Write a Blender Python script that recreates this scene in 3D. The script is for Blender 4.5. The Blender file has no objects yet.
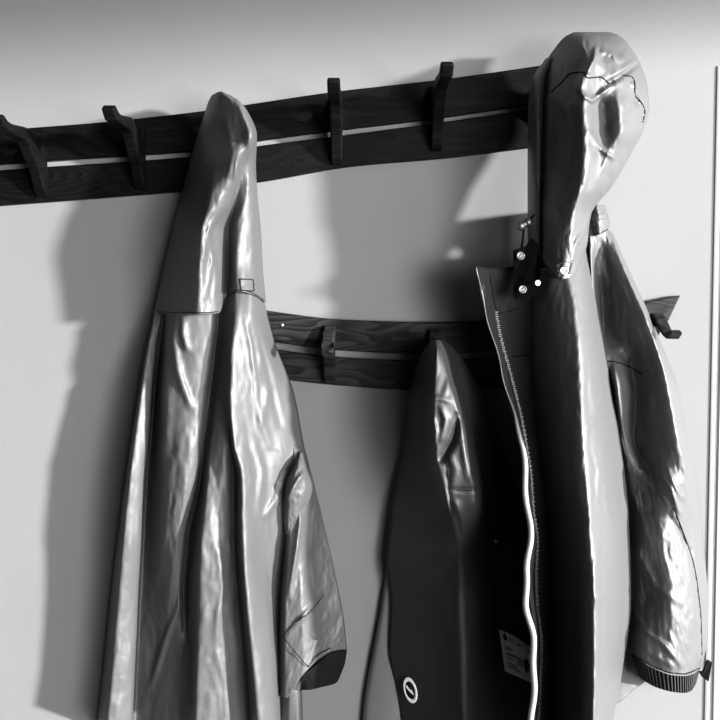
import bpy, bmesh, math, random
import numpy as np
from mathutils import Vector, Matrix, noise

random.seed(4); rng = np.random.default_rng(4)
SC = bpy.context.scene
COL = SC.collection
R = math.radians

# ------------------------------------------------------------------ camera
FPX = 360.0 / math.tan(R(25.0))
CAM = Vector((0.0, -1.25, 1.55))
PITCH = R(-2.5)
cd = bpy.data.cameras.new('camera'); cd.sensor_width = 36; cd.angle = R(50); cd.clip_start = .02
cam = bpy.data.objects.new('camera', cd); COL.objects.link(cam)
cam.location = CAM; cam.rotation_euler = (R(90) + PITCH, 0, 0)
SC.camera = cam
cP, sP = math.cos(PITCH), math.sin(PITCH)

def at(px, py, d):
    """point of the photograph's pixel at a distance of d centimetres in front of the wall (arrays welcome)"""
    px = np.asarray(px, float); py = np.asarray(py, float); d = np.asarray(d, float) * .01
    rx = (px - 360) / FPX; ru = (360 - py) / FPX
    ry = cP - ru * sP; rz = sP + ru * cP
    t = (-d - CAM.y) / ry
    return np.stack([rx * t, -d + 0 * t, CAM.z + rz * t], axis=-1)

def A(px, py, d): return Vector(at(px, py, d))

# ------------------------------------------------------------------ materials
def mat(name, col, rough=.5, ior=1.5, metal=0., bump=None, coat=0., var=None, spec=.5):
    m = bpy.data.materials.new(name); m.use_nodes = True
    nt = m.node_tree; b = nt.nodes['Principled BSDF']
    c = (col, col, col, 1) if not isinstance(col, tuple) else (*col, 1)
    b.inputs['Base Color'].default_value = c
    b.inputs['Roughness'].default_value = rough
    b.inputs['IOR'].default_value = ior
    b.inputs['Metallic'].default_value = metal
    b.inputs['Specular IOR Level'].default_value = spec
    if coat: b.inputs['Coat Weight'].default_value = coat; b.inputs['Coat Roughness'].default_value = .25
    tc = nt.nodes.new('ShaderNodeTexCoord')
    if bump:
        prev = None
        for (scale, strength, stretch, dist) in bump:
            mp = nt.nodes.new('ShaderNodeMapping'); mp.inputs['Scale'].default_value = stretch
            nt.links.new(tc.outputs['Object'], mp.inputs['Vector'])
            n = nt.nodes.new('ShaderNodeTexNoise'); n.inputs['Scale'].default_value = scale
            n.inputs['Detail'].default_value = 4
            nt.links.new(mp.outputs[0], n.inputs['Vector'])
            bp = nt.nodes.new('ShaderNodeBump'); bp.inputs['Strength'].default_value = strength
            bp.inputs['Distance'].default_value = dist
            nt.links.new(n.outputs['Fac'], bp.inputs['Height'])
            if prev: nt.links.new(prev.outputs[0], bp.inputs['Normal'])
            prev = bp
        nt.links.new(prev.outputs[0], b.inputs['Normal'])
    if var:
        scale, lo, hi, stretch = var
        mp = nt.nodes.new('ShaderNodeMapping'); mp.inputs['Scale'].default_value = stretch
        nt.links.new(tc.outputs['Object'], mp.inputs['Vector'])
        n = nt.nodes.new('ShaderNodeTexNoise'); n.inputs['Scale'].default_value = scale; n.inputs['Detail'].default_value = 5
        nt.links.new(mp.outputs[0], n.inputs['Vector'])
        r = nt.nodes.new('ShaderNodeValToRGB')
        r.color_ramp.elements[0].position = .3; r.color_ramp.elements[1].position = .7
        r.color_ramp.elements[0].color = (lo, lo, lo, 1); r.color_ramp.elements[1].color = (hi, hi, hi, 1)
        nt.links.new(n.outputs['Fac'], r.inputs[0]); nt.links.new(r.outputs[0], b.inputs['Base Color'])
    return m

def wood(name, lo, hi, rough=.42):
    m = bpy.data.materials.new(name); m.use_nodes = True
    nt = m.node_tree; b = nt.nodes['Principled BSDF']; b.inputs['Roughness'].default_value = rough
    b.inputs['Specular IOR Level'].default_value = .08
    tc = nt.nodes.new('ShaderNodeTexCoord')
    mp = nt.nodes.new('ShaderNodeMapping'); mp.inputs['Scale'].default_value = (1.6, 8, 9)
    nt.links.new(tc.outputs['Object'], mp.inputs['Vector'])
    n1 = nt.nodes.new('ShaderNodeTexNoise'); n1.inputs['Scale'].default_value = 2.2; n1.inputs['Detail'].default_value = 2
    nt.links.new(mp.outputs[0], n1.inputs['Vector'])
    ml = nt.nodes.new('ShaderNodeMath'); ml.operation = 'MULTIPLY'; ml.inputs[1].default_value = 16
    nt.links.new(n1.outputs['Fac'], ml.inputs[0])
    fr = nt.nodes.new('ShaderNodeMath'); fr.operation = 'FRACT'; nt.links.new(ml.outputs[0], fr.inputs[0])
    r = nt.nodes.new('ShaderNodeValToRGB')
    r.color_ramp.elements[0].color = (lo, lo, lo, 1); r.color_ramp.elements[1].color = (hi, hi, hi, 1)
    e = r.color_ramp.elements.new(.85); e.color = (hi * .9, hi * .9, hi * .9, 1)
    r.color_ramp.elements[-1].color = (lo, lo, lo, 1)
    nt.links.new(fr.outputs[0], r.inputs[0]); nt.links.new(r.outputs[0], b.inputs['Base Color'])
    bp = nt.nodes.new('ShaderNodeBump'); bp.inputs['Strength'].default_value = .25; bp.inputs['Distance'].default_value = .002
    nt.links.new(fr.outputs[0], bp.inputs['Height']); nt.links.new(bp.outputs[0], b.inputs['Normal'])
    return m

ONE = (1, 1, 1)
M = {}
M['wall'] = mat('painted_plaster', .14, .85, spec=.2, bump=[(38, .10, ONE, .004), (6, .12, ONE, .01)], var=(3, .134, .146, ONE))
M['trim'] = mat('white_gloss_paint', .16, .6, bump=[(20, .1, (1, 1, .15), .003)])
M['floor'] = mat('floorboard', .03, .5, var=(6, .02, .04, (.3, 6, 1)))
M['wood'] = wood('dark_stained_oak', .0006, .0028, .55)
M['wood_lightened'] = wood('dark_oak_lightened', .003, .02, .5)  # dark oak lightened over the whole lower rack for its sunlit end
M['grey_coat'] = mat('waxed_raincoat_cloth', .050, .50, 1.5, spec=.38, bump=[(45, .10, (1, 1, .4), .005)])
M['black_coat'] = mat('black_waxed_cloth', .009, .52, 1.5, spec=.48, bump=[(60, .08, (1, 1, .6), .004)])
M['gloss_coat'] = mat('coated_jacket_cloth', .058, .48, 1.5, spec=.55, bump=[(40, .05, (1, 1, .4), .005)])
M['lining'] = mat('dark_jacket_facing', .02, .8, spec=.1, bump=[(220, .15, ONE, .002)])
M['pale_edge'] = mat('pale_facing_edge', .2, .6)
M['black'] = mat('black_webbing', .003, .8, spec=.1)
M['thread'] = mat('dark_thread', .006, .8, spec=.1)
M['metal'] = mat('steel_snap', .28, .5, metal=1.)
M['zip'] = mat('zip_teeth', .10, .4, metal=.8)
M['rib'] = mat('knitted_rib', .03, .8, spec=.1)
M['white_print'] = mat('white_print', .6, .5)
M['label'] = mat('satin_label', .8, .6)
M['ink'] = mat('label_ink', .02, .6)
M['pale_cloth'] = mat('pale_grey_cloth', .09, .7, bump=[(50, .2, (1, 1, .4), .005)])

# ------------------------------------------------------------------ object helpers
ORG = {}
def link(o, parent=None):
    COL.objects.link(o)
    if parent is not None: o.parent = parent
    return o

def empty(name, loc, label, cat, group=None):
    o = bpy.data.objects.new(name, None); link(o)
    o.location = loc; o.empty_display_size = .05
    ORG[o.name] = Vector(loc); o['label'] = label; o['category'] = cat
    if group: o['group'] = group
    return o

def obj(name, verts, faces, m, parent=None, smooth=True, label=None):
    org = ORG[parent.name] if parent is not None else Vector((0, 0, 0))
    me = bpy.data.meshes.new(name)
    v = np.asarray([tuple(p) for p in verts], float) - np.array(org)
    me.from_pydata(v.tolist(), [], [tuple(int(i) for i in f) for f in faces])
    bm = bmesh.new(); bm.from_mesh(me); bmesh.ops.recalc_face_normals(bm, faces=bm.faces[:]); bm.to_mesh(me); bm.free()
    me.materials.append(m if not isinstance(m, str) else M[m])
    if smooth: me.polygons.foreach_set('use_smooth', [True] * len(me.polygons))
    o = bpy.data.objects.new(name, me); link(o, parent)
    ORG[o.name] = org
    if label: o['label'] = label
    return o

def structure(o): o['kind'] = 'structure'; return o

class MB:
    def __init__(s): s.v = []; s.f = []
    def add(s, v, f):
        n = len(s.v); s.v += [tuple(p) for p in v]; s.f += [tuple(i + n for i in q) for q in f]
    def box(s, lo, hi):
        (a, b, c), (d, e, g) = lo, hi
        v = [(a, b, c), (d, b, c), (d, e, c), (a, e, c), (a, b, g), (d, b, g), (d, e, g), (a, e, g)]
        s.add(v, [(0, 3, 2, 1), (4, 5, 6, 7), (0, 1, 5, 4), (1, 2, 6, 5), (2, 3, 7, 6), (3, 0, 4, 7)])
    def tube(s, pts, r, n=8):
        pts = [Vector(p) for p in pts]; rings = []
        for i, p in enumerate(pts):
            t = (pts[min(i + 1, len(pts) - 1)] - pts[max(i - 1, 0)])
            if t.length < 1e-9: t = Vector((0, 0, 1))
            t.normalize()
            a = t.cross(Vector((0, 1, 0)))
            if a.length < 1e-3: a = t.cross(Vector((1, 0, 0)))
            a.normalize(); b = t.cross(a)
            rr = r[i] if hasattr(r, '__len__') else r
            rings.append([p + (a * math.cos(k * 2 * math.pi / n) + b * math.sin(k * 2 * math.pi / n)) * rr for k in range(n)])
        v = [q for ring in rings for q in ring]; f = []
        for i in range(len(rings) - 1):
            for k in range(n):
                f.append((i * n + k, i * n + (k + 1) % n, (i + 1) * n + (k + 1) % n, (i + 1) * n + k))
        f.append(tuple(range(n))[::-1]); f.append(tuple((len(rings) - 1) * n + k for k in range(n)))
        s.add(v, f)
    def lathe(s, prof, M4, n=20):
        """prof: (r, h) along local z"""
        v = []; f = []
        for r, h in prof:
            for k in range(n):
                a = 2 * math.pi * k / n
                v.append(M4 @ Vector((r * math.cos(a), r * math.sin(a), h)))
        for i in range(len(prof) - 1):
            for k in range(n):
                f.append((i * n + k, i * n + (k + 1) % n, (i + 1) * n + (k + 1) % n, (i + 1) * n + k))
        f.append(tuple(range(n))[::-1]); f.append(tuple((len(prof) - 1) * n + k for k in range(n)))
        s.add(v, f)
    def slab(s, poly, depth, offset_dir):
        """closed polygon (points) with thickness along offset_dir"""
        n = len(poly); o = Vector(offset_dir) * depth
        v = [Vector(p) for p in poly] + [Vector(p) + o for p in poly]
        f = [tuple(range(n)), tuple(range(2 * n - 1, n - 1, -1))]
        for i in range(n): f.append((i, (i + 1) % n, n + (i + 1) % n, n + i))
        s.add(v, f)
    def build(s, name, m, parent=None, smooth=True, label=None): return obj(name, s.v, s.f, m, parent, smooth, label)

def bevel(o, w=.002, seg=2):
    b = o.modifiers.new('edge', 'BEVEL'); b.width = w; b.segments = seg; b.limit_method = 'ANGLE'; b.angle_limit = R(35)
    return o

def pchip(x, y, xi):
    """monotone cubic interpolation along axis 0"""
    x = np.asarray(x, float); y = np.asarray(y, float); xi = np.asarray(xi, float)
    sh = y.shape; y = y.reshape(len(x), -1)
    h = np.diff(x)[:, None]; dl = np.diff(y, axis=0) / h
    d = np.zeros_like(y)
    if len(x) > 2:
        w1 = 2 * h[1:] + h[:-1]; w2 = h[1:] + 2 * h[:-1]
        p = dl[:-1] * dl[1:]
        with np.errstate(divide='ignore', invalid='ignore'):
            hm = (w1 + w2) / (w1 / dl[:-1] + w2 / dl[1:])
        d[1:-1] = np.where(p > 0, hm, 0)
    d[0] = dl[0]; d[-1] = dl[-1]
    k = np.clip(np.searchsorted(x, xi, side='right') - 1, 0, len(x) - 2)
    t = ((xi - x[k]) / (x[k + 1] - x[k]))[:, None]; hh = h[k]
    out = ((1 + 2 * t) * (1 - t) ** 2) * y[k] + t * (1 - t) ** 2 * hh * d[k] + t * t * (3 - 2 * t) * y[k + 1] + t * t * (t - 1) * hh * d[k + 1]
    return out.reshape((len(xi),) + sh[1:])

def seg_dist(PX, PY, poly):
    best = np.full(PX.shape, 1e9); par = np.zeros(PX.shape)
    L = [0]
    for a, b in zip(poly[:-1], poly[1:]): L.append(L[-1] + math.hypot(b[0] - a[0], b[1] - a[1]))
    side = np.zeros(PX.shape)
    for i, (a, b) in enumerate(zip(poly[:-1], poly[1:])):
        dx, dy = b[0] - a[0], b[1] - a[1]; l2 = dx * dx + dy * dy + 1e-9
        t = np.clip(((PX - a[0]) * dx + (PY - a[1]) * dy) / l2, 0, 1)
        dd = np.hypot(PX - a[0] - t * dx, PY - a[1] - t * dy)
        cr = np.sign((PX - a[0]) * dy - (PY - a[1]) * dx)
        m = dd < best
        best = np.where(m, dd, best); par = np.where(m, (L[i] + t * math.sqrt(l2)) / L[-1], par); side = np.where(m, cr, side)
    return best, par, side

def hang_creases(n, x0, x1, y0, y1, amp, w, seed, lean=0., length=(25, 70)):
    r = random.Random(seed); out = []
    for _ in range(n):
        x, y = r.uniform(x0, x1), r.uniform(y0, y1); L_ = r.uniform(*length); dx = r.gauss(lean, .12) * L_
        out.append(([(x, y), (x + dx * .5 + r.uniform(-3, 3), y + L_ * .5), (x + dx, y + L_)], w * r.uniform(.7, 1.3), amp * r.choice((-1, 1, 1)) * r.uniform(.5, 1.2)))
    return out

class Cloth:
    """a hanging piece of cloth: cross-sections (pixel x, [pixel y,] cm from the wall) lofted down its length, closed at the back"""
    def __init__(s, rows, nv=150, sub=11, creases=(), crumple=(), seed=0, back=.35, minback=1.0, rib=None, open_end=False):
        t = np.array([np.mean([r[0]]) for r in rows], float)
        X = []; Y = []; D = []
        for y, pts in rows:
            X.append([p[0] for p in pts]); D.append([p[-1] for p in pts])
            Y.append([p[1] if len(p) == 3 else y for p in pts])
        P = np.stack([np.array(X, float), np.array(Y, float), np.array(D, float)], -1)
        N = P.shape[1]
        tv = np.linspace(t[0], t[-1], nv)
        # extra samples near the ends keep round tops round
        Q = pchip(t, P, tv)
        ui = np.linspace(0, N - 1, (N - 1) * sub + 1)
        Q = np.moveaxis(pchip(np.arange(N), np.moveaxis(Q, 1, 0), ui), 0, 1)
        PX, PY, PD = Q[..., 0].copy(), Q[..., 1].copy(), Q[..., 2].copy()
        u = np.linspace(0, 1, PX.shape[1])[None, :]
        edge = np.clip(np.minimum(u, 1 - u) / .06, 0, 1)
        for (poly, w, amp) in creases:
            dd, par, _ = seg_dist(PX, PY, poly)
            PD = PD + amp * np.exp(-(dd / w) ** 2) * np.sin(np.clip(par, .0, 1) * math.pi) ** .5 * edge
        for (amp, lx, ly, ang) in crumple:
            ca, sa = math.cos(R(ang)), math.sin(R(ang))
            for (i, j), x in np.ndenumerate(PX):
                y = PY[i, j]; xx, yy = x * ca + y * sa, -x * sa + y * ca
                n = noise.noise(Vector((xx / lx, yy / ly, seed * 7.3)))
                n2 = noise.noise(Vector((xx / lx * 2.1 + 9, yy / ly * 2.1, seed * 3.1 + 5)))
                PD[i, j] += amp * (n + .6 * (abs(n2) * 2 - .5)) * edge[0, j]
        if rib:
            n, amp = rib
            PD = PD + amp * np.sin(u * n * 2 * math.pi)
        s.PX, s.PY, s.PD = PX, PY, PD
        F = at(PX, PY, PD)
        s.F = F
        nvv, nuu = PX.shape
        dl, dr = PD[:, :1], PD[:, -1:]
        base = dl + (dr - dl) * u
        lift = np.maximum(PD - base, 0)
        BD = base - np.minimum(np.sin(u * math.pi) * (base - minback) * (1 - back), np.maximum(base - minback, 0))
        BD = np.minimum(BD, PD - .15 * (np.sin(u * math.pi) > .02))
        B = at(PX[:, 1:-1], PY[:, 1:-1], BD[:, 1:-1])
        # back keeps the front's x,z so that it does not swing outside the outline
        nb = nuu - 2
        v = F.reshape(-1, 3).tolist() + B.reshape(-1, 3).tolist()
        off = nvv * nuu
        f = []
        def bi(i, j):
            if j == 0: return i * nuu
            if j == nuu - 1: return i * nuu + nuu - 1
            return off + i * nb + j - 1
        for i in range(nvv - 1):
            for j in range(nuu - 1):
                f.append((i * nuu + j, (i + 1) * nuu + j, (i + 1) * nuu + j + 1, i * nuu + j + 1))
                f.append((bi(i, j), bi(i, j + 1), bi(i + 1, j + 1), bi(i + 1, j)))
        for i in ([0] if open_end else [0, nvv - 1]):
            for j in range(nuu - 1):
                q = [i * nuu + j, i * nuu + j + 1, bi(i, j + 1), bi(i, j)]
                q2 = []
                for k in q:
                    if k not in q2: q2.append(k)
                if len(q2) > 2: f.append(tuple(q2))
        s.v, s.f = v, f
    def build(s, name, m, parent, label=None): return obj(name, s.v, s.f, m, parent, True, label)
    def depth(s, x, y):
        k = np.argmin((s.PX - x) ** 2 + (s.PY - y) ** 2)
        return s.PD.ravel()[k]
    def on(s, x, y, lift=.1): return A(x, y, s.depth(x, y) + lift)

def spline(pts, n=40):
    p = np.array(pts, float); L = np.concatenate([[0], np.cumsum(np.hypot(*np.diff(p[:, :2], axis=0).T))])
    return pchip(L, p, np.linspace(0, L[-1], n))

def seam(name, cloth, pts, parent, m='thread', r=.0007, lift=.05, n=60, label=None):
    q = spline(pts, n); mb = MB()
    mb.tube([cloth.on(x, y, lift) for x, y in q[:, :2]], r, 6)
    return mb.build(name, m, parent, label=label)

def look_matrix(p, nrm):
    return Matrix.Translation(p) @ Vector(nrm).normalized().to_track_quat('Z', 'Y').to_matrix().to_4x4()

def snap(p, nrm, parent, r=.0062, name='snap'):
    mb = MB()
    mb.lathe([(r, 0), (r, .0015), (r * .93, .0028), (r * .72, .0033), (r * .62, .0027), (r * .3, .0031), (r * .05, .0033)], look_matrix(p, nrm))
    return mb.build(name, 'metal', parent, label='round silvery snap stud')

# ------------------------------------------------------------------ the room
mb = MB(); mb.box((-1.6, 0, 0), (2.4, .12, 2.6)); structure(mb.build('wall_back', 'wall', smooth=False))
mb = MB(); mb.box((-1.6, -4.0, -.05), (2.4, 0, 0)); structure(mb.build('floor', 'floor', smooth=False))
# wall with the window the light comes through (right of the frame)
WX = 2.4; WY0, WY1, WZ0, WZ1 = -2.3, -.55, .35, 2.12
VY0, VY1, VZ0, VZ1 = -3.75, -2.55, .35, 2.3  # further opening, added for the side fill lamp
mb = MB()
mb.box((WX, -4.0, 0), (WX + .15, VY0, 2.6)); mb.box((WX, VY1, 0), (WX + .15, WY0, 2.6)); mb.box((WX, WY1, 0), (WX + .15, .12, 2.6))
mb.box((WX, WY0, 0), (WX + .15, WY1, WZ0)); mb.box((WX, WY0, WZ1), (WX + .15, WY1, 2.6))
mb.box((WX, VY0, 0), (WX + .15, VY1, VZ0)); mb.box((WX, VY0, VZ1), (WX + .15, VY1, 2.6))
structure(mb.build('wall_right', 'wall', smooth=False))
mb = MB()
FX0, FX1, FZ0, FZ1 = .85, 2.25, .55, 2.35  # opening added behind the camera for the front fill lamp
mb.box((-1.6, -4.15, 0), (FX0, -4.0, 2.6)); mb.box((FX1, -4.15, 0), (WX + .15, -4.0, 2.6))
mb.box((FX0, -4.15, 0), (FX1, -4.0, FZ0)); mb.box((FX0, -4.15, FZ1), (FX1, -4.0, 2.6))
structure(mb.build('wall_front', 'wall', smooth=False))
# door casing at the right edge
xl = float(at(709.5, 400, 0)[0])
prof = [(0, 0), (.0015, .0025), (.004, .003), (.008, .003), (.0095, .001), (.0125, .001), (.015, .004), (.060, .005), (.066, .005), (.070, 0)]
ztop = float(at(716, 66, 0)[2])
mb = MB()
v = []
def casing(path_fn, n=2):
    vv = []; ff = []
    for k in range(n): vv += [path_fn(k, a, b) for a, b in prof]
    m_ = len(prof)
    for k in range(n - 1):
        for i in range(m_): ff.append((k * m_ + i, k * m_ + (i + 1) % m_, (k + 1) * m_ + (i + 1) % m_, (k + 1) * m_ + i))
    ff.append(tuple(range(m_))); ff.append(tuple((n - 1) * m_ + i for i in range(m_)))
    return vv, ff
XR = xl + .95
def path(k, a, b):
    return [Vector((xl + a, -b, 0)), Vector((xl + a, -b, ztop - a)), Vector((XR - a, -b, ztop - a)), Vector((XR - a, -b, 0))][k]
mb.add(*casing(path, 4))
o = mb.build('trim_1', 'trim', smooth=False); structure(o)
mb = MB(); mb.box((xl + .071, -.004, .005), (XR - .071, -.001, ztop - .071)); structure(mb.build('door_1', 'trim', smooth=False))

# ------------------------------------------------------------------ racks
def slat(name, top, bot, d0, d1, m, parent, n=60):
    """a stave between two edge polylines; d0 back, d1 front (cm, may be functions of px x)"""
    tx = np.linspace(0, 1, n)
    T = spline(top, n); B = spline(bot, n)
    v = []; f = []
    for i in range(n):
        x = T[i, 0]; a = d0(x) if callable(d0) else d0; b = d1(x) if callable(d1) else d1
        # real wood: edges square to the wall, so the back shares the front's x,z
        for (q, dd) in ((T[i], b), (B[i], b)):
            p = at(q[0], q[1], dd); v.append(p)
        for (q, dd) in ((B[i], b), (T[i], b)):
            p = at(q[0], q[1], dd).copy(); p[1] = -a * .01; v.append(p)
    for i in range(n - 1):
        for k in range(4): f.append((i * 4 + k, i * 4 + (k + 1) % 4, (i + 1) * 4 + (k + 1) % 4, (i + 1) * 4 + k))
    f.append((0, 1, 2, 3)); f.append(tuple((n - 1) * 4 + k for k in range(4)))
    o = obj(name, v, f, m, parent, smooth=False)
    return bevel(o, .0022, 2)

def hook(x, yt, yb, tip, m, parent, w=1.8, d_face=1.3, hookd=16.5, tilt=0.):
    """wooden hook cut from a plank: a stem on the slats, a short stub up and a long arm reaching out; profile in (depth cm, height m)"""
    top = A(x, yt, d_face); bot = A(x, yb, d_face)
    H = top.z - bot.z
    zt = tip  # height of the arm's end above the stem's foot, metres
    # outline of the profile: depth from slat face (cm), height
    D = hookd - d_face
    out = [(0, 0), (.9, .01), (1.5, H * .16), (2.3, H * .32), (3.9, H * .52), (6.2, H * .72), (D * .82, zt * .86), (D * .93, zt * .97),
           (D * .985, zt), (D * 1.03, zt * .985), (D, zt * 1.0)]
    lowr = [(0, 0), (1.0, .004), (1.8, H * .14), (2.9, H * .30), (5.0, H * .47), (7.6, H * .65), (D * .9, zt * .78), (D * 1.0, zt * .92)]
    uppr = [(D * .94, zt * 1.0), (D * .82, zt * .93), (6.4, H * .84), (4.2, H * .68), (2.9, H * .62), (2.0, H * .66), (1.5, H * .80), (.9, H * .9), (0, H * .92)]
    prof = spline(lowr, 24).tolist() + spline(uppr, 30).tolist()
    v = []; f = []; n = len(prof)
    for sx in (-.5, .5):
        for dd, h in prof:
            v.append((bot.x + tilt * h + sx * w * .01, -(d_face + dd) * .01, bot.z + h))
    f = [tuple(range(n)), tuple(range(2 * n - 1, n - 1, -1))]
    for i in range(n): f.append((i, (i + 1) % n, n + (i + 1) % n, n + i))
    o = obj('hook', v, f, m, parent, smooth=False)
    return bevel(o, .0025, 2)

UT = [(-90, 139), (0, 130), (100, 122), (200, 111), (330, 92), (450, 78), (575, 60)]
US = [(-90, 169), (0, 164), (47, 160.5), (117, 156), (194, 150.5), (260, 140), (327, 131), (435, 118), (530, 104), (575, 98)]
UL = [(-90, 175.5), (0, 170), (47, 166.5), (117, 162), (194, 156), (260, 145.5), (327, 137), (435, 123), (530, 109), (575, 103)]
UB = [(-90, 212), (0, 205), (100, 197.5), (190, 190), (262, 181), (350, 166), (450, 157), (530, 147), (575, 141)]
up = empty('coat_rack', A(330, 130, 0), 'upper dark wooden coat rack of two sloping slats with tall hooks', 'coat rack', 'coat racks on the wall')
slat('slat', UT, US, .2, 1.3, 'wood', up); slat('slat', UL, UB, .2, 1.3, 'wood', up)
for (x, yt, yb) in ((43, 128, 198), (141, 118, 190), (240, 106, 184), (337, 92, 166), (436, 80, 152), (556, 64, 140)):
    hook(x, yt, yb, .080 if x in (240, 556) else .091, 'wood', up, hookd=12 if x in (240, 556) else 17.3)
LT = [(225, 303), (270, 311), (350, 320), (430, 322), (520, 318), (600, 309), (640, 303), (681, 295)]
LS = [(225, 333), (279, 343), (335, 350), (420, 354), (500, 352), (580, 345), (630, 338), (664, 331)]
LL = [(225, 341), (279, 350), (335, 357), (420, 360.5), (500, 358), (580, 351), (630, 345), (660, 338)]
LB = [(225, 370), (287, 380), (345, 386), (410, 390), (500, 388), (580, 380), (630, 370), (652, 363)]
lo = empty('coat_rack', A(450, 350, 0), 'dark lower coat rack of two bowed wooden slats, partly behind the hanging coats', 'coat rack', 'coat racks on the wall')
slat('slat', LT, LS, .2, 1.3, 'wood_lightened', lo); slat('slat', LL, LB, .2, 1.3, 'wood_lightened', lo)
for (x, yt, yb) in ((330, 320, 384), (434, 323, 390), (540, 317, 386), (640, 303, 368)):
    hook(x, yt, yb, .062, 'wood_lightened', lo, hookd=15.5 if x == 640 else 12)
for (x, y) in ((282, 325), (545, 325)):
    mb = MB(); mb.lathe([(.003, 0), (.003, .0006), (.0022, .0014), (.0003, .0017)], look_matrix(A(x, y, 1.3), (0, -1, 0))); mb.build('screw', 'metal', lo, label='small round screw head')

# ------------------------------------------------------------------ left coat
lc = empty('hooded_raincoat', A(228, 100, 13), 'long grey hooded raincoat hanging alone by its pointed hood from the upper rack', 'coat', 'coats on the racks')
body = Cloth([
 (300, [(154,309,3),(155,309,4.5),(159,309,4.5),(163,308,4.5),(171,308,8.5),(187,308,10),(212,302,9.5),(217,298,7.8),(222,288,8),(227,286,8),(231,284,9.2),(237,284,10.8),(250,284,10.4),(256,286,8.9),(262,290,5)]),
 (318, [(153,3),(154.5,5),(160,5),(163,4.5),(171,9),(187,10.8),(213,10),(218,8),(222,8.8),(226,10),(230,11.2),(236,12.5),(250,11.6),(259,9.5),(268,5)]),
 (340, [(148,3),(150,6),(156,5.5),(160,4),(170,9.3),(188,11),(211,10.3),(216,8),(221,9.2),(225,10.5),(229,12),(234,13),(248,11.5),(262,9.5),(274,4)]),
 (397, [(138,2.5),(141,8.2),(150,7.2),(154,3.5),(165,10),(187,11),(204,10),(209,7.5),(216,9.5),(222,11),(227,12.5),(231,13.5),(249,11.3),(272,8),(295,3.5)]),
 (440, [(131,2.5),(135,8.8),(147,7.4),(151,3.2),(165,10),(187,11),(199,10),(204,7.5),(212,10),(222,11),(229,10.8),(234,13.5),(252,10.7),(278,7.5),(303,3.5)]),
 (480, [(125,2.5),(130,9.2),(143,7.6),(147,3),(167,9.9),(184,10.8),(194,9.8),(200,7),(209,11),(224,10.6),(234,9.2),(242,13.5),(259,10.3),(284,6.5),(310,3.5)]),
 (540, [(117,2.5),(124,9.2),(140,7.2),(144,3),(165,8.8),(176,9.5),(182,8.8),(188,6.5),(203,12),(222,10.9),(234,9.3),(243,13.5),(260,9.8),(275,6.5),(292,3.5)]),
 (600, [(110,2.5),(119,8.5),(137,6),(141,2.6),(157,5),(170,7.2),(178,7.2),(184,5.5),(201,12),(222,10.9),(238,9),(247,13.5),(266,9.2),(273,6),(282,3.5)]),
 (660, [(104,2.5),(114,8.5),(134,6),(138,2.6),(151,3.5),(165,5),(178,6),(187,6.5),(199,11.5),(222,10.3),(243,8.3),(253,13),(272,9.2),(277,6),(281,3.5)]),
 (728, [(97,2.5),(108,8.5),(131,6),(135,2.6),(147,3.5),(160,5),(175,6),(187,7.5),(197,11.5),(225,10),(247,7.8),(259,12.5),(277,9.2),(280,6),(282,3.5)]),
], nv=220, sub=9, seed=1, crumple=[(.20, 15, 55, 4), (.07, 6, 16, -10)],
 creases=[([(176,318),(173,340),(178,372),(192,410)], 3.5, .9), ([(184,316),(183,335),(188,352)], 3, .8),
          ([(150,690),(165,640),(183,595)], 3, .9), ([(245,318),(251,345),(256,390),(260,430)], 2.2, .5),
          ([(258,330),(270,380),(282,430)], 2.5, -.5), ([(268,385),(262,420),(270,450)], 3, .5), ([(250,430),(262,470),(258,520)], 3, .5),
          ([(262,520),(276,500),(288,470)], 3, .8), ([(215,540),(222,580),(216,640)], 3.5, .5), ([(218,650),(226,690)], 3, .4)] + hang_creases(26, 232, 290, 330, 520, .16, 2.2, 1, .12) + hang_creases(16, 168, 204, 340, 560, .16, 2.2, 2, -.05) + hang_creases(20, 203, 236, 480, 690, .18, 2.3, 3, .02) + hang_creases(10, 106, 136, 480, 680, .16, 2.2, 4, -.1))
body.build('body', 'grey_coat', lc)
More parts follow.
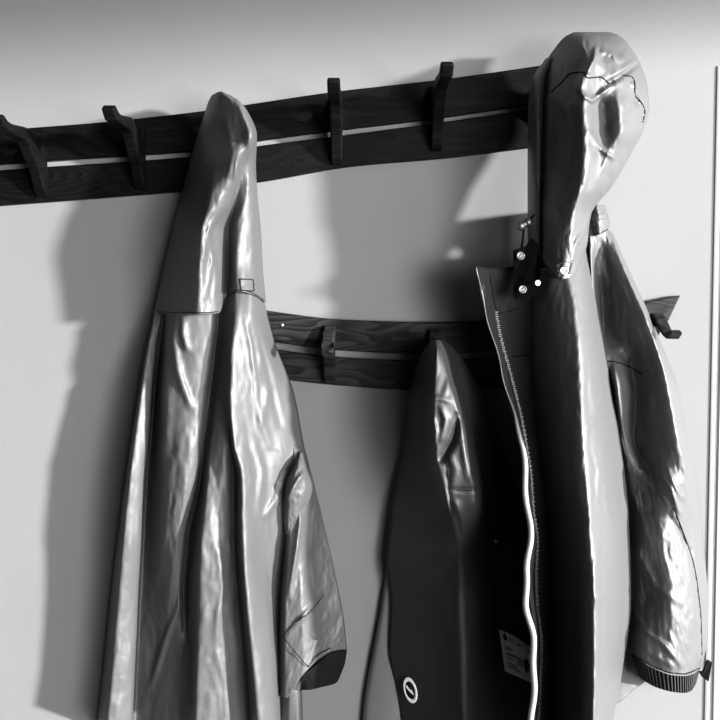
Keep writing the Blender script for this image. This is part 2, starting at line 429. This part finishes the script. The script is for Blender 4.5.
hood = Cloth([
 (93,  [(212,95,9),(213,94.5,10),(215,93.5,11.5),(218,92,12.6),(221,91.5,13.2),(224,92.5,13.6),(227,94,13.8),(230,95,13.5),(232,96,13),(233,97,12)]),
 (100, [(209,100,7),(211,99,9.5),(215,98,12),(219,97,13.6),(224,97,14.6),(230,98,15.2),(236,99.5,15.2),(239,101,14.4),(241,102.5,13),(242,104,10)]),
 (112, [(205,5),(208,8.5),(214,11.5),(220,13.2),(227,14.4),(235,15.5),(242,16.2),(245,15.4),(247,13.2),(248,9.5)]),
 (136, [(197,4.5),(203,8.2),(213,11),(222,12.8),(230,14),(240,15.2),(249,16.4),(253,15.8),(255,13.6),(257,9)]),
 (165, [(189,4),(197,8),(208,11.8),(217,14),(226,15.4),(236,16.4),(243,13),(249,11.8),(253,10),(256,6)]),
 (200, [(180,4),(189,8),(202,12.6),(211,15.5),(219,15.6),(231,13.4),(236,10.2),(245,11.3),(254,9.5),(258,5.5)]),
 (232, [(172,3.6),(181,7.6),(193,12.3),(202,15.6),(208,14.6),(220,11.7),(228,8.5),(238,11.5),(252,10),(261,5)]),
 (270, [(163,3.4),(173,7.6),(188,12),(200,15),(208,13.8),(220,11.2),(228,8.4),(237,11.9),(253,10),(263,5)]),
 (313, [(154,312,3.4),(166,314,8.2),(184,314,12.2),(199,314,14.6),(208,314,13.8),(219,313,12),(226,296,9.4),(238,291,12.6),(254,295,11),(266,303,5.5)]),
], nv=160, sub=10, seed=2, back=.6, minback=3.0, crumple=[(.16, 12, 40, 12), (.05, 5, 12, 0)],
 creases=[([(204,262),(208,232),(224,205)], 3, .5), ([(212,250),(216,275),(214,300)], 3, .4), ([(225,110),(232,150),(226,190)], 4, .35),
          ([(216,98),(222,94),(230,97)], 2, .4), ([(208,220),(212,260),(206,300)], 2.5, .4)])
hood.build('hood', 'grey_coat', lc)
seam('hood_seam', hood, [(156,311),(170,312.5),(190,312.5),(208,312.5),(218,311.5)], lc)
seam('hood_seam', hood, [(229,292),(238,290),(250,292),(264,300)], lc)
seam('belt_loop', hood, [(240,279),(253,280),(254,291),(241,290),(240,279)], lc, r=.0009)
# sleeve
slv = Cloth([
 (425, [(276,2.6),(281,3.6),(287,3.8),(293,3.4),(298,2.6)]),
 (455, [(284,3),(289,5),(295,5.6),(302,4.4),(306.5,2.8)]),
 (487, [(284,3),(292,6.6),(298,6.6),(308,4.3),(315,2.6)]),
 (520, [(283,3),(291,7.4),(299,7.2),(312,4.2),(323,2.4)]),
 (560, [(281,3),(289,7.6),(299,7.5),(316,4.2),(332,2.4)]),
 (620, [(277,3),(286,7.8),(301,7.8),(323,4.4),(344,2.4)]),
 (672, [(274,690,3),(286,698,7.6),(302,676,7.8),(326,655,4.8),(347,650,2.6)]),
], nv=120, sub=16, seed=3, crumple=[(.15, 10, 28, 20), (.05, 5, 9, 0)],
 creases=[([(306,488),(298,540),(288,600)], 3, .8), ([(300,500),(304,520),(300,545)], 3, -.6), ([(322,590),(305,615),(287,636)], 2.2, .5)])
slv.build('sleeve', 'grey_coat', lc)
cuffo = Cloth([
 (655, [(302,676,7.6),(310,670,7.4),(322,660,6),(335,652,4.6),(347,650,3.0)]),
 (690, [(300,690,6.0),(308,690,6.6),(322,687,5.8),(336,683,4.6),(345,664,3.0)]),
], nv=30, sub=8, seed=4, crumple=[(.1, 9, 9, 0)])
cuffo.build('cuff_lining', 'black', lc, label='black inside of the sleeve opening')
strap = MB(); sp = [slv.on(x, y, .25) for x, y in ((283,634),(296,622),(318,640),(309,668))]
strap.slab(sp, .003, (0, 1, 0)); bevel(strap.build('cuff_strap', 'grey_coat', lc, smooth=False), .001)
seam('cuff_seam', slv, [(283,636),(295,623),(310,612),(323,596)], lc)
seam('cuff_seam', slv, [(284,638),(296,653),(308,667)], lc, lift=.6)
seam('cuff_seam', slv, [(308,667),(318,655),(331,648)], lc, lift=.3)
# pocket fold on the side, and the hem corner below the sleeve
pk = Cloth([
 (452, [(299,5.0),(300.5,5.6),(302,5.4),(303.5,4)]),
 (466, [(294,6.5),(298,8),(303,7.4),(307.5,4)]),
 (485, [(284,6.8),(292,9),(304,8.2),(313,5)]),
 (515, [(283,6.5),(289,8),(297,7.6),(304,5)]),
 (535, [(285,6),(288,7),(291,7),(295,5)]),
], nv=50, sub=9, seed=5, crumple=[(.22, 7, 9, 30)], creases=[([(286,500),(298,480),(306,470)], 2.5, .8)])
pk.build('pocket_fold', 'grey_coat', lc)
hm = Cloth([
 (690, [(283,5),(290,6.5),(297,6.2),(302,4)]),
 (722, [(281,5),(290,6),(297,6),(303,4)]),
], nv=20, sub=8, seed=6)
hm.build('hem_corner', 'grey_coat', lc)

# ------------------------------------------------------------------ middle coat
mc = empty('hooded_jacket', A(436, 345, 9), 'black hooded coat hanging from the lower rack, with a small round white badge', 'coat', 'coats on the racks')
mbody = Cloth([
 (340, [(432,9),(434,10.5),(435,12),(436,13),(438,12.8),(441,11),(444,8)]),
 (350, [(424,7),(429,9.5),(433,13),(437,15.5),(441,14.5),(450,9.5),(456,6)]),
 (375, [(414,4),(424,9),(431,14),(436,16.6),(446,16),(459,9.5),(472,5.5)]),
 (400, [(408,3.4),(423,9),(430,14.5),(435,17.3),(454,17),(466,9.5),(487,5)]),
 (450, [(403,2.6),(422,8.5),(431,14.3),(437,17.2),(465,17.4),(478,8.5),(503,5)]),
 (500, [(393,2.6),(428,8.5),(441,14),(448,16.6),(474,16.6),(487,8),(518,4.5)]),
 (540, [(388,2.6),(428,7.5),(450,12.2),(458,13.6),(469,11.6),(493,6.5),(530,4.5)]),
 (560, [(386,2.6),(424,7.5),(450,10),(460,10.6),(470,9),(497,6),(535,4.5)]),
 (600, [(391,2.6),(415,5),(442,7.4),(460,9.2),(474,8.2),(500,6),(540,4.5)]),
 (650, [(389,2.6),(415,5),(442,7.2),(462,9),(476,8),(504,5.8),(545,4.5)]),
 (690, [(397,2.6),(417,5),(443,7.2),(463,9),(476,8),(506,5.8),(545,4.5)]),
 (735, [(403,2.6),(420,5),(445,7.2),(464,9),(476,8),(506,5.8),(545,4.5)]),
 (800, [(403,2.6),(420,5),(445,7.2),(464,9),(476,8),(506,5.8),(545,4.5)]),
], nv=200, sub=12, seed=7, minback=1.0, crumple=[(.07, 11, 30, 0)],
 creases=[([(430,402),(438,398),(452,402)], 2.4, .3), ([(430,412),(436,430),(434,445)], 2.4, .5), ([(440,405),(446,420),(440,442)], 2.6, .5),
          ([(458,412),(452,440),(438,464)], 4, -1.3), ([(448,450),(456,470),(452,488)], 2.5, .35), ([(462,440),(468,480)], 2, .35), ([(443,400),(449,380),(446,365)], 2.5, .2),
          ([(450,489),(466,491),(484,487)], 1.6, -.35), ([(446,460),(449,490),(452,520)], 1.6, -.35), ([(455,500),(462,520),(466,545)], 3, .6)])
mbody.build('body', 'black_coat', mc)
seam('pocket_seam', mbody, [(449,487),(462,491),(474,490),(486,486)], mc)
seam('pocket_seam', mbody, [(446,462),(449,480),(451,505)], mc)
# badge
bp = mbody.on(410.5, 690, .55)
bn = Vector((-.55, -1, .05)).normalized()
BM = Matrix.Translation(bp) @ bn.to_track_quat('Z', 'Y').to_matrix().to_4x4() @ Matrix.Rotation(R(16), 4, 'Z')
mb = MB(); mb.lathe([(.0176, 0), (.0176, .0012), (.0170, .0016), (.0122, .0016), (.0120, .0011)], BM @ Matrix.Diagonal((.66, 1.15, 1, 1)), 40)
bd = mb.build('badge', 'white_print', mc, label='round white and black badge')
mb = MB(); mb.lathe([(.0120, .0010), (.0120, .0019), (.0001, .0019)], BM @ Matrix.Diagonal((.66, 1.15, 1, 1)), 40)
mb.build('badge_centre', 'black', bd)
mb = MB(); mb.slab([BM @ Vector(p) for p in ((-.0055, .008, .002), (-.0035, .0085, .002), (.0008, .0005, .002), (.0028, .0018, .002), (.0045, -.003, .002), (.0055, -.0075, .002), (.0035, -.006, .002), (.0005, -.0035, .002), (-.003, .0015, .002), (-.0052, .005, .002))], .0006, bn)
mb.build('badge_mark', 'white_print', bd, smooth=False)
# cord lock between the two coats
tg = MB(); p0 = mbody.on(499, 538, .5)
tg.lathe([(.004, -.008), (.006, -.006), (.0066, 0), (.006, .006), (.004, .008)], Matrix.Translation(p0), 14)
tg.build('cord_lock', 'black', mc)
snap(mbody.on(496, 541, 1.2), (-.2, -1, 0), mc, .003, 'cord_bead')
# care label
lp = [mbody.on(x, y, .6) for x, y in ((499, 629.5), (509, 633), (520, 640), (530, 648), (531, 664), (530, 682), (518, 676), (505.5, 671))]
d_l = mbody.depth(510, 650) + .9
def L(u, v, lift=0.):
    """point on the care label: u 0..1 across, v 0..1 down"""
    x = (499 + 31.5 * u) * (1 - v) + (505 + 26 * u) * v
    y = (629.5 + 9 * u ** 1 + 9 * u * u) * (1 - v) + (671 + 11.5 * u) * v
    return A(x, y, d_l + .9 * math.sin(u * 2.4) - .3 + lift)
n = 14; vv = []; ff = []
for j in range(n):
    for i in range(n): vv.append(L(i / (n - 1), j / (n - 1)))
for j in range(n):
    for i in range(n): vv.append(Vector(L(i / (n - 1), j / (n - 1))) + Vector((0, .0008, 0)))
for j in range(n - 1):
    for i in range(n - 1):
        a = j * n + i; ff.append((a, a + n, a + n + 1, a + 1)); ff.append((n * n + a, n * n + a + 1, n * n + a + n + 1, n * n + a + n))
bord = [i for i in range(n)] + [j * n + n - 1 for j in range(1, n)] + [(n - 1) * n + i for i in range(n - 2, -1, -1)] + [j * n for j in range(n - 2, 0, -1)]
for a, b in zip(bord, bord[1:] + bord[:1]): ff.append((a, b, n * n + b, n * n + a))
lb = obj('care_label', vv, ff, 'label', mc, label='pale printed care label')
def text_on(txt, u0, u1, v0, v1, name):
    cu = bpy.data.curves.new('t', 'FONT'); cu.body = txt; cu.size = 1; cu.extrude = 0; cu.resolution_u = 3
    to = bpy.data.objects.new('t', cu); COL.objects.link(to)
    dg = bpy.context.evaluated_depsgraph_get(); me = bpy.data.meshes.new_from_object(to.evaluated_get(dg))
    vs = np.array([v.co[:2] for v in me.vertices]); fs = [tuple(p.vertices) for p in me.polygons]
    bpy.data.objects.remove(to); bpy.data.curves.remove(cu); bpy.data.meshes.remove(me)
    mn, mx = vs.min(0), vs.max(0)
    q = [L(u0 + (u1 - u0) * (x - mn[0]) / (mx[0] - mn[0]), v1 + (v0 - v1) * (y - mn[1]) / (mx[1] - mn[1]), .06) for x, y in vs]
    return obj(name, q, fs, 'ink', lb, smooth=False)
text_on('REGATTA', .30, .97, .09, .22, 'label_lettering')
mb = MB(); mb.slab([L(.09 + .075 * (1 + math.cos(a)) , .15 + .075 * math.sin(a) - (.09 if abs(a - 4.71) < .3 else 0), .06) for a in [k * math.pi / 8 for k in range(16)]], .0003, (0, -1, 0))
mb.build('label_mark', 'ink', lb, smooth=False)
mb = MB()
for (u0, u1, v0) in ((.12, .4, .36), (.12, .36, .41), (.14, .78, .50), (.14, .8, .54), (.16, .36, .62), (.5, .76, .60), (.52, .8, .66), (.16, .5, .74), (.16, .52, .79), (.16, .6, .84)):
    mb.slab([L(u0, v0, .05), L((u0+u1)/2, v0, .05), L(u1, v0, .05), L(u1, v0 + .022, .05), L((u0+u1)/2, v0 + .022, .05), L(u0, v0 + .022, .05)], .0002, (0, -1, 0))
mb.build('label_print', 'ink', lb, smooth=False)
mb = MB(); mb.slab([L(.86 + .09 * math.cos(a), .60 + .2 * math.sin(a), .06) for a in [k * math.pi / 10 for k in range(20)]], .0003, (0, -1, 0)); mb.build('label_patch', 'ink', lb, smooth=False)

# pale cloth behind the black coat
pc = empty('hanging_cloth', A(385, 600, 1.5), 'plain grey cloth edge hanging on the wall behind the black coat', 'cloth')
Cloth([
 (560, [(388,1.2),(391,1.8),(398,2.0),(410,1.5)]),
 (610, [(380,1.0),(384,1.7),(400,2.2),(420,1.5)]),
 (735, [(362,1.0),(367,1.7),(390,2.4),(420,1.5)]),
 (790, [(362,1.0),(367,1.7),(390,2.4),(420,1.5)]),
], nv=60, sub=10, seed=9, back=.9, minback=.6).build('panel', 'pale_cloth', pc)

# ------------------------------------------------------------------ right coat
rc = empty('hooded_jacket', A(550, 75, 12), 'glossy zipped jacket with full hood and snaps, hanging in front of the black coat', 'coat', 'coats on the racks')
rbody = Cloth([
 (266, [(527,268,11),(538,268,14),(552,268,16.5),(566,266,17.6),(574,260,16.6),(581,250,13.4),(587,242,8)]),
 (300, [(527,11),(540,14.5),(556,18),(573,19.6),(580,18.6),(589,15),(597,9)]),
 (350, [(528,11),(541,15),(560,19.5),(579,22),(587,20.5),(596,16.5),(606,9)]),
 (430, [(532,11),(545,15.5),(563,20.5),(582,24),(592,22),(604,17.5),(619,9)]),
 (520, [(544,11),(554,15.5),(570,20.5),(589,25.6),(599,23.2),(612,18),(629,9)]),
 (600, [(550,11),(559,15.5),(575,20.5),(594,27.6),(603,24.2),(615,18),(631,9)]),
 (680, [(553,11),(561,15.5),(577,20.5),(594,27.6),(602,24.2),(611,18),(621,9)]),
 (735, [(553,11),(561,15.5),(577,20.5),(593,27.6),(600,24.2),(606,18),(612,9)]),
 (800, [(553,11),(561,15.5),(577,20.5),(593,27.6),(600,24.2),(606,18),(612,9)]),
], nv=200, sub=13, seed=11, minback=4, crumple=[(.20, 14, 40, 3), (.09, 6, 12, 0)],
 creases=[([(584,430),(600,412),(610,405)], 2.5, .5), ([(586,440),(596,470),(592,520)], 2.5, -.4), ([(600,440),(606,500),(612,540)], 3, .4),
          ([(604,545),(612,555),(622,560)], 2.5, .5), ([(595,600),(610,590)], 2.5, .4), ([(590,420),(586,380)], 3, -.3)] + hang_creases(26, 584, 622, 360, 660, .16, 2.4, 5, .1))
rbody.build('front_panel', 'gloss_coat', rc)
back = Cloth([
 (224, [(566,5),(574,7),(584,8),(592,7.5),(598,5)]),
 (262, [(552,4),(570,7),(590,7.6),(606,6),(614,4)]),
 (330, [(542,3.5),(570,6.5),(600,4.6),(626,5),(642,4)]),
 (440, [(548,3.2),(575,6),(606,4.4),(640,4),(662,3.2)]),
 (600, [(558,3),(580,5.6),(604,4.4),(626,3.4),(640,3)]),
 (720, [(560,3),(578,5),(594,4.6),(604,4),(612,3)]),
], nv=90, sub=12, seed=21, minback=2, crumple=[(.2, 14, 40, 0)])
back.build('back', 'gloss_coat', rc)
flap = Cloth([
 (266, [(476,266,13),(481,267,12.5),(490,268,11.5),(502,268,11.5),(514,266,11.8),(529,264,12)]),
 (300, [(482,12.6),(486,12.6),(495,11),(506,11.2),(516,11.5),(531,12)]),
 (350, [(496,13),(500,13),(507,11.5),(515,11.5),(523,11.6),(534,12)]),
 (400, [(509,14.5),(513,14.5),(517,12.5),(523,12.2),(530,12),(540,12)]),
 (450, [(522,18),(525,17.8),(528,15.5),(533,14.2),(539,13),(548,12)]),
 (500, [(527,19),(530,18.8),(533,16.5),(538,15),(544,13.5),(552,12)]),
 (540, [(532,22),(534,21.6),(537,17),(541,15.5),(546,13.8),(555,12)]),
 (580, [(528,22.4),(531,22),(534,17),(539,15.5),(546,13.8),(556,12)]),
 (640, [(535,22.4),(537,22),(539,17),(543,15.5),(549,13.8),(557,12)]),
 (735, [(532,22),(534,21.6),(537,17),(542,15.5),(548,13.8),(557,12)]),
 (800, [(532,22),(534,21.6),(537,17),(542,15.5),(548,13.8),(557,12)]),
], nv=180, sub=9, seed=12, back=.9, minback=9.5, crumple=[(.12, 10, 22, -10)])
flap.build('front_facing', 'lining', rc, label='dark matt inner facing')
PE = [(477,268,13.2),(484,305,13),(497,352,13.4),(508,395,15),(517,425,18.5),(524,455,20.5),(525,480,21),(527,505,21.4),(531,540,23),(526,572,23.6),(526,600,23.8),(533,640,23.8),(534,680,23.8),(531,732,23.8),(531,800,23.8)]
q = spline(PE, 140); mb = MB()
rad = np.interp(q[:, 1], [268, 390, 430, 460, 800], [.0007, .0009, .0028, .0040, .0044])  # pale tube along the facing's left edge, thicker lower down
mb.tube([A(x + .8 * math.sin(y / 9), y, d) for x, y, d in q], rad, 10); mb.build('facing_edge', 'pale_edge', rc, label='pale bright edge of the facing')
# zip
ZP = [(496,312),(500,335),(506,358),(513,384),(520,412),(526,445),(531,478),(533,510),(537,540),(536,575),(537,605),(541,640),(540,680),(538,732),(538,800)]
q = spline(ZP, 220); mb = MB()
for i, (x, y) in enumerate(q[:, :2]):
    p = flap.on(x, y, .12); s_ = -1 if i % 2 else 1
    mb.box((p.x - .0022 + s_ * .0006, p.y - .0012, p.z - .0010), (p.x + .0022 + s_ * .0006, p.y + .0012, p.z + .0008))
mb.build('zip', 'zip', rc, smooth=False, label='long metal zip')
seam('facing_seam', flap, [(498,314),(510,311),(522,307)], rc)
seam('facing_seam', flap, [(512,357),(520,356),(532,355)], rc, r=.0012)
seam('facing_seam', flap, [(490,275),(493,295),(497,312)], rc)
# sleeve
RS = Cloth([
 (226, [(584,222,8),(590,224,10),(596,226,10.6),(601,227,10),(606,229,8.6),(610,231,7.5),(613,233,6)]),
 (260, [(586,7),(591,10.5),(597,8.6),(604,8.2),(613,10),(620,11),(625,7)]),
 (300, [(588,8),(593,10.5),(602,6),(615,8),(630,11.6),(638,13),(643,8)]),
 (330, [(590,8.5),(595,10.5),(604,5.5),(622,8.2),(640,12),(650,14),(656,8)]),
 (362, [(598,7),(605,9),(614,9.3),(631,7),(650,10.5),(661,14),(669,8)]),
 (385, [(602,6),(611,9),(617,11.3),(634,6.5),(653,10),(667,14),(678,8)]),
 (440, [(614,6),(622,9),(626,9.3),(634,5),(657,9.5),(677,14),(688,8)]),
 (480, [(624,6),(632,7.5),(640,8),(652,9),(672,13.5),(684,12.5),(697,6)]),
 (540, [(629,5.5),(640,9),(655,11.8),(664,13),(678,12),(692,9.5),(703,4)]),
 (600, [(627,5),(638,7.2),(654,9.5),(672,13),(684,12),(697,9.5),(708,4)]),
 (640, [(627,5),(640,9.5),(655,11.6),(672,13),(685,12),(697,9.5),(707,4.5)]),
 (668, [(631,653,5),(641,660,9.5),(655,668,11.2),(672,674,12.3),(684,675,11.5),(694,673,9.5),(702,668,5)]),
], nv=220, sub=13, seed=13, minback=2, crumple=[(.24, 13, 34, -14), (.12, 6, 12, 0)],
 creases=[([(622,372),(630,395),(626,415)], 3, .6), ([(614,365),(619,390),(622,420)], 2.5, .6), ([(660,470),(672,490),(680,515)], 2, .8), ([(668,470),(680,498)], 2, .7), ([(655,480),(668,505)], 2, .6),
          ([(636,545),(655,585),(684,606)], 3.2, .6), ([(640,625),(660,640),(684,668)], 2.5, .8), ([(632,610),(650,635),(672,650)], 2.5, .6), ([(636,645),(655,655),(676,668)], 2.5, .5),
          ([(668,512),(690,550),(699,590)], 2, -.6)] + hang_creases(22, 640, 698, 470, 640, .2, 2.4, 9, .15, (18, 45)))
RS.build('sleeve', 'gloss_coat', rc)
seam('yoke_seam', RS, [(603,361),(615,362),(628,366),(642,374)], rc, r=.0011)
seam('sleeve_seam', RS, [(674,508),(684,535),(694,565),(698,590),(701,620),(702,655)], rc, r=.0010)
CF = Cloth([
 (660, [(631,654,5),(641,661,9.6),(655,669,11.3),(672,675,12.4),(684,676,11.6),(693,674,9.6),(700,669,5)]),
 (684, [(638,675,5),(646,682,9),(658,688,10.6),(673,692,11.4),(684,693,10.7),(691,691,9),(696,684,5)]),
], nv=24, sub=40, seed=14, minback=2, rib=(25, .28))
CF.build('cuff', 'rib', rc, label='ribbed knitted cuff')
seam('cuff_seam', RS, [(632,654),(641,660),(655,668),(672,673),(684,674),(700,668)], rc, lift=.2)
tb = MB(); tb.slab([A(x, y, d) for x, y, d in ((699,672,7),(703,671,7.2),(707.5,659.5,7.6),(712.5,662.5,7.6),(709,682,7.4),(702,677,7))], .003, (0, 1, 0))
bevel(tb.build('cuff_tab', 'black', rc, smooth=False, label='small black tab on the cuff'), .001)
# back hem below the sleeve
hem = Cloth([
 (600, [(606,2.5),(615,4.6),(625,4.6),(634,3.4),(640,2.5)]),
 (655, [(606,2.5),(615,5.2),(625,5),(636,3.8),(646,2.5)]),
 (700, [(604,710,2.5),(612,706,5.0),(620,702,4.8),(634,690,3.6),(645,682,2.5)]),
], nv=50, sub=10, seed=15, crumple=[(.2, 12, 20, 30)], back=.8, minback=1.5)
hem.build('back_hem', 'gloss_coat', rc)
# hood
HD = Cloth([
 (32, [(574,9),(577,9.3),(581,9.8),(586,10.2),(592,10.3),(598,10.2),(603,9.9),(607,9.4),(610,9)]),
 (36, [(566,9),(571,10.5),(577,12),(584,13),(592,13.2),(602,12.8),(610,12),(616,11),(620,10)]),
 (48, [(555,8),(563,11),(573,14),(583,16.2),(592,17),(605,16.2),(616,15),(625,13),(631,11)]),
 (65, [(544,7),(553,11),(566,14.8),(580,18),(589,19.8),(600,18.4),(617,17.8),(630,15.6),(641,11)]),
 (90, [(536,6.5),(546,10.5),(560,14.8),(574,18),(584,20.6),(600,18.6),(616,18.6),(632,16.6),(648,11)]),
 (108, [(532,6),(543,10),(558,14.6),(573,18.2),(584,21),(604,17.3),(619,19.4),(633,16.6),(649,11)]),
 (128, [(530,6),(542,10),(558,14.8),(574,18.4),(585,21.2),(605,17.3),(620,19.4),(632,16.4),(644,11.5)]),
 (150, [(529,6),(541,10),(557,15),(574,18.6),(586,21.2),(602,18.2),(613,18.4),(624,15.8),(633,12)]),
 (185, [(529,6),(540,10),(555,15.2),(571,18.6),(582,20.8),(592,19.2),(600,17.4),(607,15.4),(613,13)]),
 (215, [(529,6.5),(539,11),(551,15.2),(564,18.4),(573,19.6),(579,18.3),(584,16.4),(588,14.5),(591,12.5)]),
 (245, [(530,8),(539,12),(549,15.5),(560,18.3),(569,19.2),(575,18.2),(580,16.6),(584,14.6),(587,12)]),
 (276, [(532,268,10),(539,272,13),(547,276,16),(556,278,18.5),(563,279,19.6),(569,278,19.4),(574,276,18.2),(578,272,16),(581,266,12.5)]),
], nv=200, sub=11, seed=16, back=.5, minback=9.5, crumple=[(.18, 14, 30, 10), (.06, 6, 11, 0)],
 creases=[([(596,46),(594,60),(587,74)], 2.6, 1.0), ([(604,87),(622,74),(643,60)], 2.8, -1.5), ([(600,50),(612,54),(622,62)], 3, .8), ([(612,80),(630,66),(640,58)], 2.5, .8),
          ([(584,95),(592,101),(604,92),(612,84)], 2.6, 1.1), ([(588,130),(600,148),(616,160)], 2.6, .7), ([(632,82),(640,95),(643,108)], 2.2, .8), ([(634,96),(640,106)], 3, -.6),
          ([(572,262),(576,244),(584,230)], 3, .9), ([(541,255),(550,268),(560,276)], 2.4, 1.0), ([(604,190),(594,210),(578,245)], 3, .5),
          ([(583,70),(580,90),(585,100)], 2.5, .6)] + hang_creases(16, 586, 636, 90, 200, .22, 2.4, 6, -.2, (15, 40)) + hang_creases(8, 545, 575, 90, 240, .2, 2.6, 7, 0.) + hang_creases(8, 570, 625, 38, 60, .25, 3, 8, .3, (10, 22)))
HD.build('hood', 'gloss_coat', rc)
seam('hood_seam', HD, [(550,93),(560,84),(572,73),(583,72),(588,78),(600,77),(610,84)], rc, r=.0009)
seam('hood_seam', HD, [(622,75),(632,77),(635,85),(635,95),(641,102),(645,112),(643,122)], rc, r=.0009)
seam('hood_seam', HD, [(541,100),(540,130),(537,180),(536,230)], rc)
# hood brim along the face opening
br = Cloth([
 (58, [(546,7.5),(548,8.5),(550,9.3),(553,9.6)]),
 (78, [(533,6.5),(536,9),(541,10.5),(546,9.5)]),
 (110, [(528,6.5),(532,9.5),(538,11.2),(544,9.8)]),
 (180, [(527.5,6.8),(532,9.8),(538,11.5),(543,10)]),
 (240, [(528,7.5),(532,11),(538,13),(543,11.5)]),
 (270, [(529,9),(533,12.5),(539,14.5),(544,12.5)]),
], nv=70, sub=8, seed=17, back=.8, minback=5.8, crumple=[(.15, 7, 18, 0)])
br.build('hood_brim', 'gloss_coat', rc)
# collar tab behind the hood
cl = Cloth([
 (205, [(588,7),(592,10),(597,11.3),(602,10),(605,7)]),
 (222, [(585,7),(592,10.5),(599,12),(606,10.5),(610,7)]),
 (233, [(590,236,7),(595,236,10.5),(600,234,11.5),(606,231,10),(609,228,7)]),
], nv=30, sub=8, seed=18, crumple=[(.25, 8, 8, 0)])
cl.build('collar', 'gloss_coat', rc)
seam('collar_seam', cl, [(590,235),(597,234.5),(608,229)], rc)
# snap tabs at the throat
tb = MB(); tb.slab([A(x, y, d) for x, y, d in ((513,250,14),(526,246,14.6),(531,238,15),(540,244,16),(541,275,17),(538,292,16),(528,299,15.2),(516,300,14.4),(513,296,14.2),(515,272,14))], .004, (0, 1, 0))
bevel(tb.build('throat_tab', 'black', rc, smooth=False, label='black throat tab with snaps'), .001)
snap(A(520.5, 256, 14.6), (-.1, -1, .1), rc); snap(A(522.5, 289.5, 15), (-.1, -1, .1), rc)
tb = MB(); pts_ = [(545,270),(556,265),(566,261),(573,263),(575,270),(570,277),(560,279),(549,279)]
tb.slab([HD.on(x, min(y, 274), .5) if True else None for x, y in pts_], .003, (0, 1, 0)); bevel(tb.build('chin_strap', 'gloss_coat', rc, smooth=False), .001)
snap(A(563.5, 271, 20.4), (0, -1, .1), rc); snap(A(537, 283, 17.2), (.2, -1, 0), rc, .0045)
# cord lock
tg = MB(); p0 = A(524.5, 224, 12)
T4 = Matrix.Translation(p0) @ Matrix.Rotation(R(62), 4, 'Y')
tg.lathe([(.004, -.011), (.0066, -.009), (.0072, -.003), (.0058, -.002), (.0058, .002), (.0072, .003), (.0066, .009), (.004, .011)], T4, 16)
tg.build('cord_lock', 'metal', rc, label='silvery cord lock')
mb = MB(); mb.tube([A(534, 215, 12), A(529, 221, 12.2), A(524, 226, 12), A(523, 238, 12.5), A(521, 250, 13)], .0016, 8); mb.build('draw_cord', 'black', rc)

# ------------------------------------------------------------------ light
sl = bpy.data.lights.new('sun', 'SUN'); sl.energy = 17; sl.angle = R(3.2)
so = bpy.data.objects.new('sun', sl); COL.objects.link(so)
az, el = R(60), R(2.5)
dirv = Vector((-math.sin(az) * math.cos(el), math.cos(az) * math.cos(el), -math.sin(el)))
so.rotation_euler = dirv.to_track_quat('-Z', 'Y').to_euler(); so.location = (2.2, -1.6, 1.6)
def area_light(name, loc, aim, sx, sy, e):
    al = bpy.data.lights.new(name, 'AREA'); al.shape = 'RECTANGLE'; al.size = sx; al.size_y = sy; al.energy = e
    ao = bpy.data.objects.new(name, al); COL.objects.link(ao); ao.location = loc
    ao.rotation_euler = (Vector(aim) - Vector(loc)).to_track_quat('-Z', 'Z').to_euler()
area_light('window_daylight', (WX + .02, -1.43, 1.2), (0, -1.2, 1.2), 1.6, 1.6, 50)
area_light('side_fill', (WX + .02, -3.15, 1.35), (.1, 0, 1.5), 1.1, 1.8, 310)  # added fill lamp, lifts the wall's shaded areas from the right
area_light('front_fill', (1.55, -3.98, 1.45), (0, 0, 1.5), 1.3, 1.7, 75)  # added fill lamp behind the camera, softens shadows beside the coats
area_light('high_fill', (1.7, -1.0, 2.75), (-.1, 0, 1.6), .8, .8, 20)  # added fill lamp high on the right, no roof opening there
w = bpy.data.worlds.new('world'); SC.world = w; w.use_nodes = True
w.node_tree.nodes['Background'].inputs[0].default_value = (.9, .9, .9, 1)
w.node_tree.nodes['Background'].inputs[1].default_value = .03

vs = SC.view_settings
vs.view_transform = 'Standard'; vs.look = 'None'; vs.gamma = 1; vs.use_curve_mapping = False; vs.exposure = 0
SC.cycles.use_denoising = True
SC.cycles.max_bounces = 6
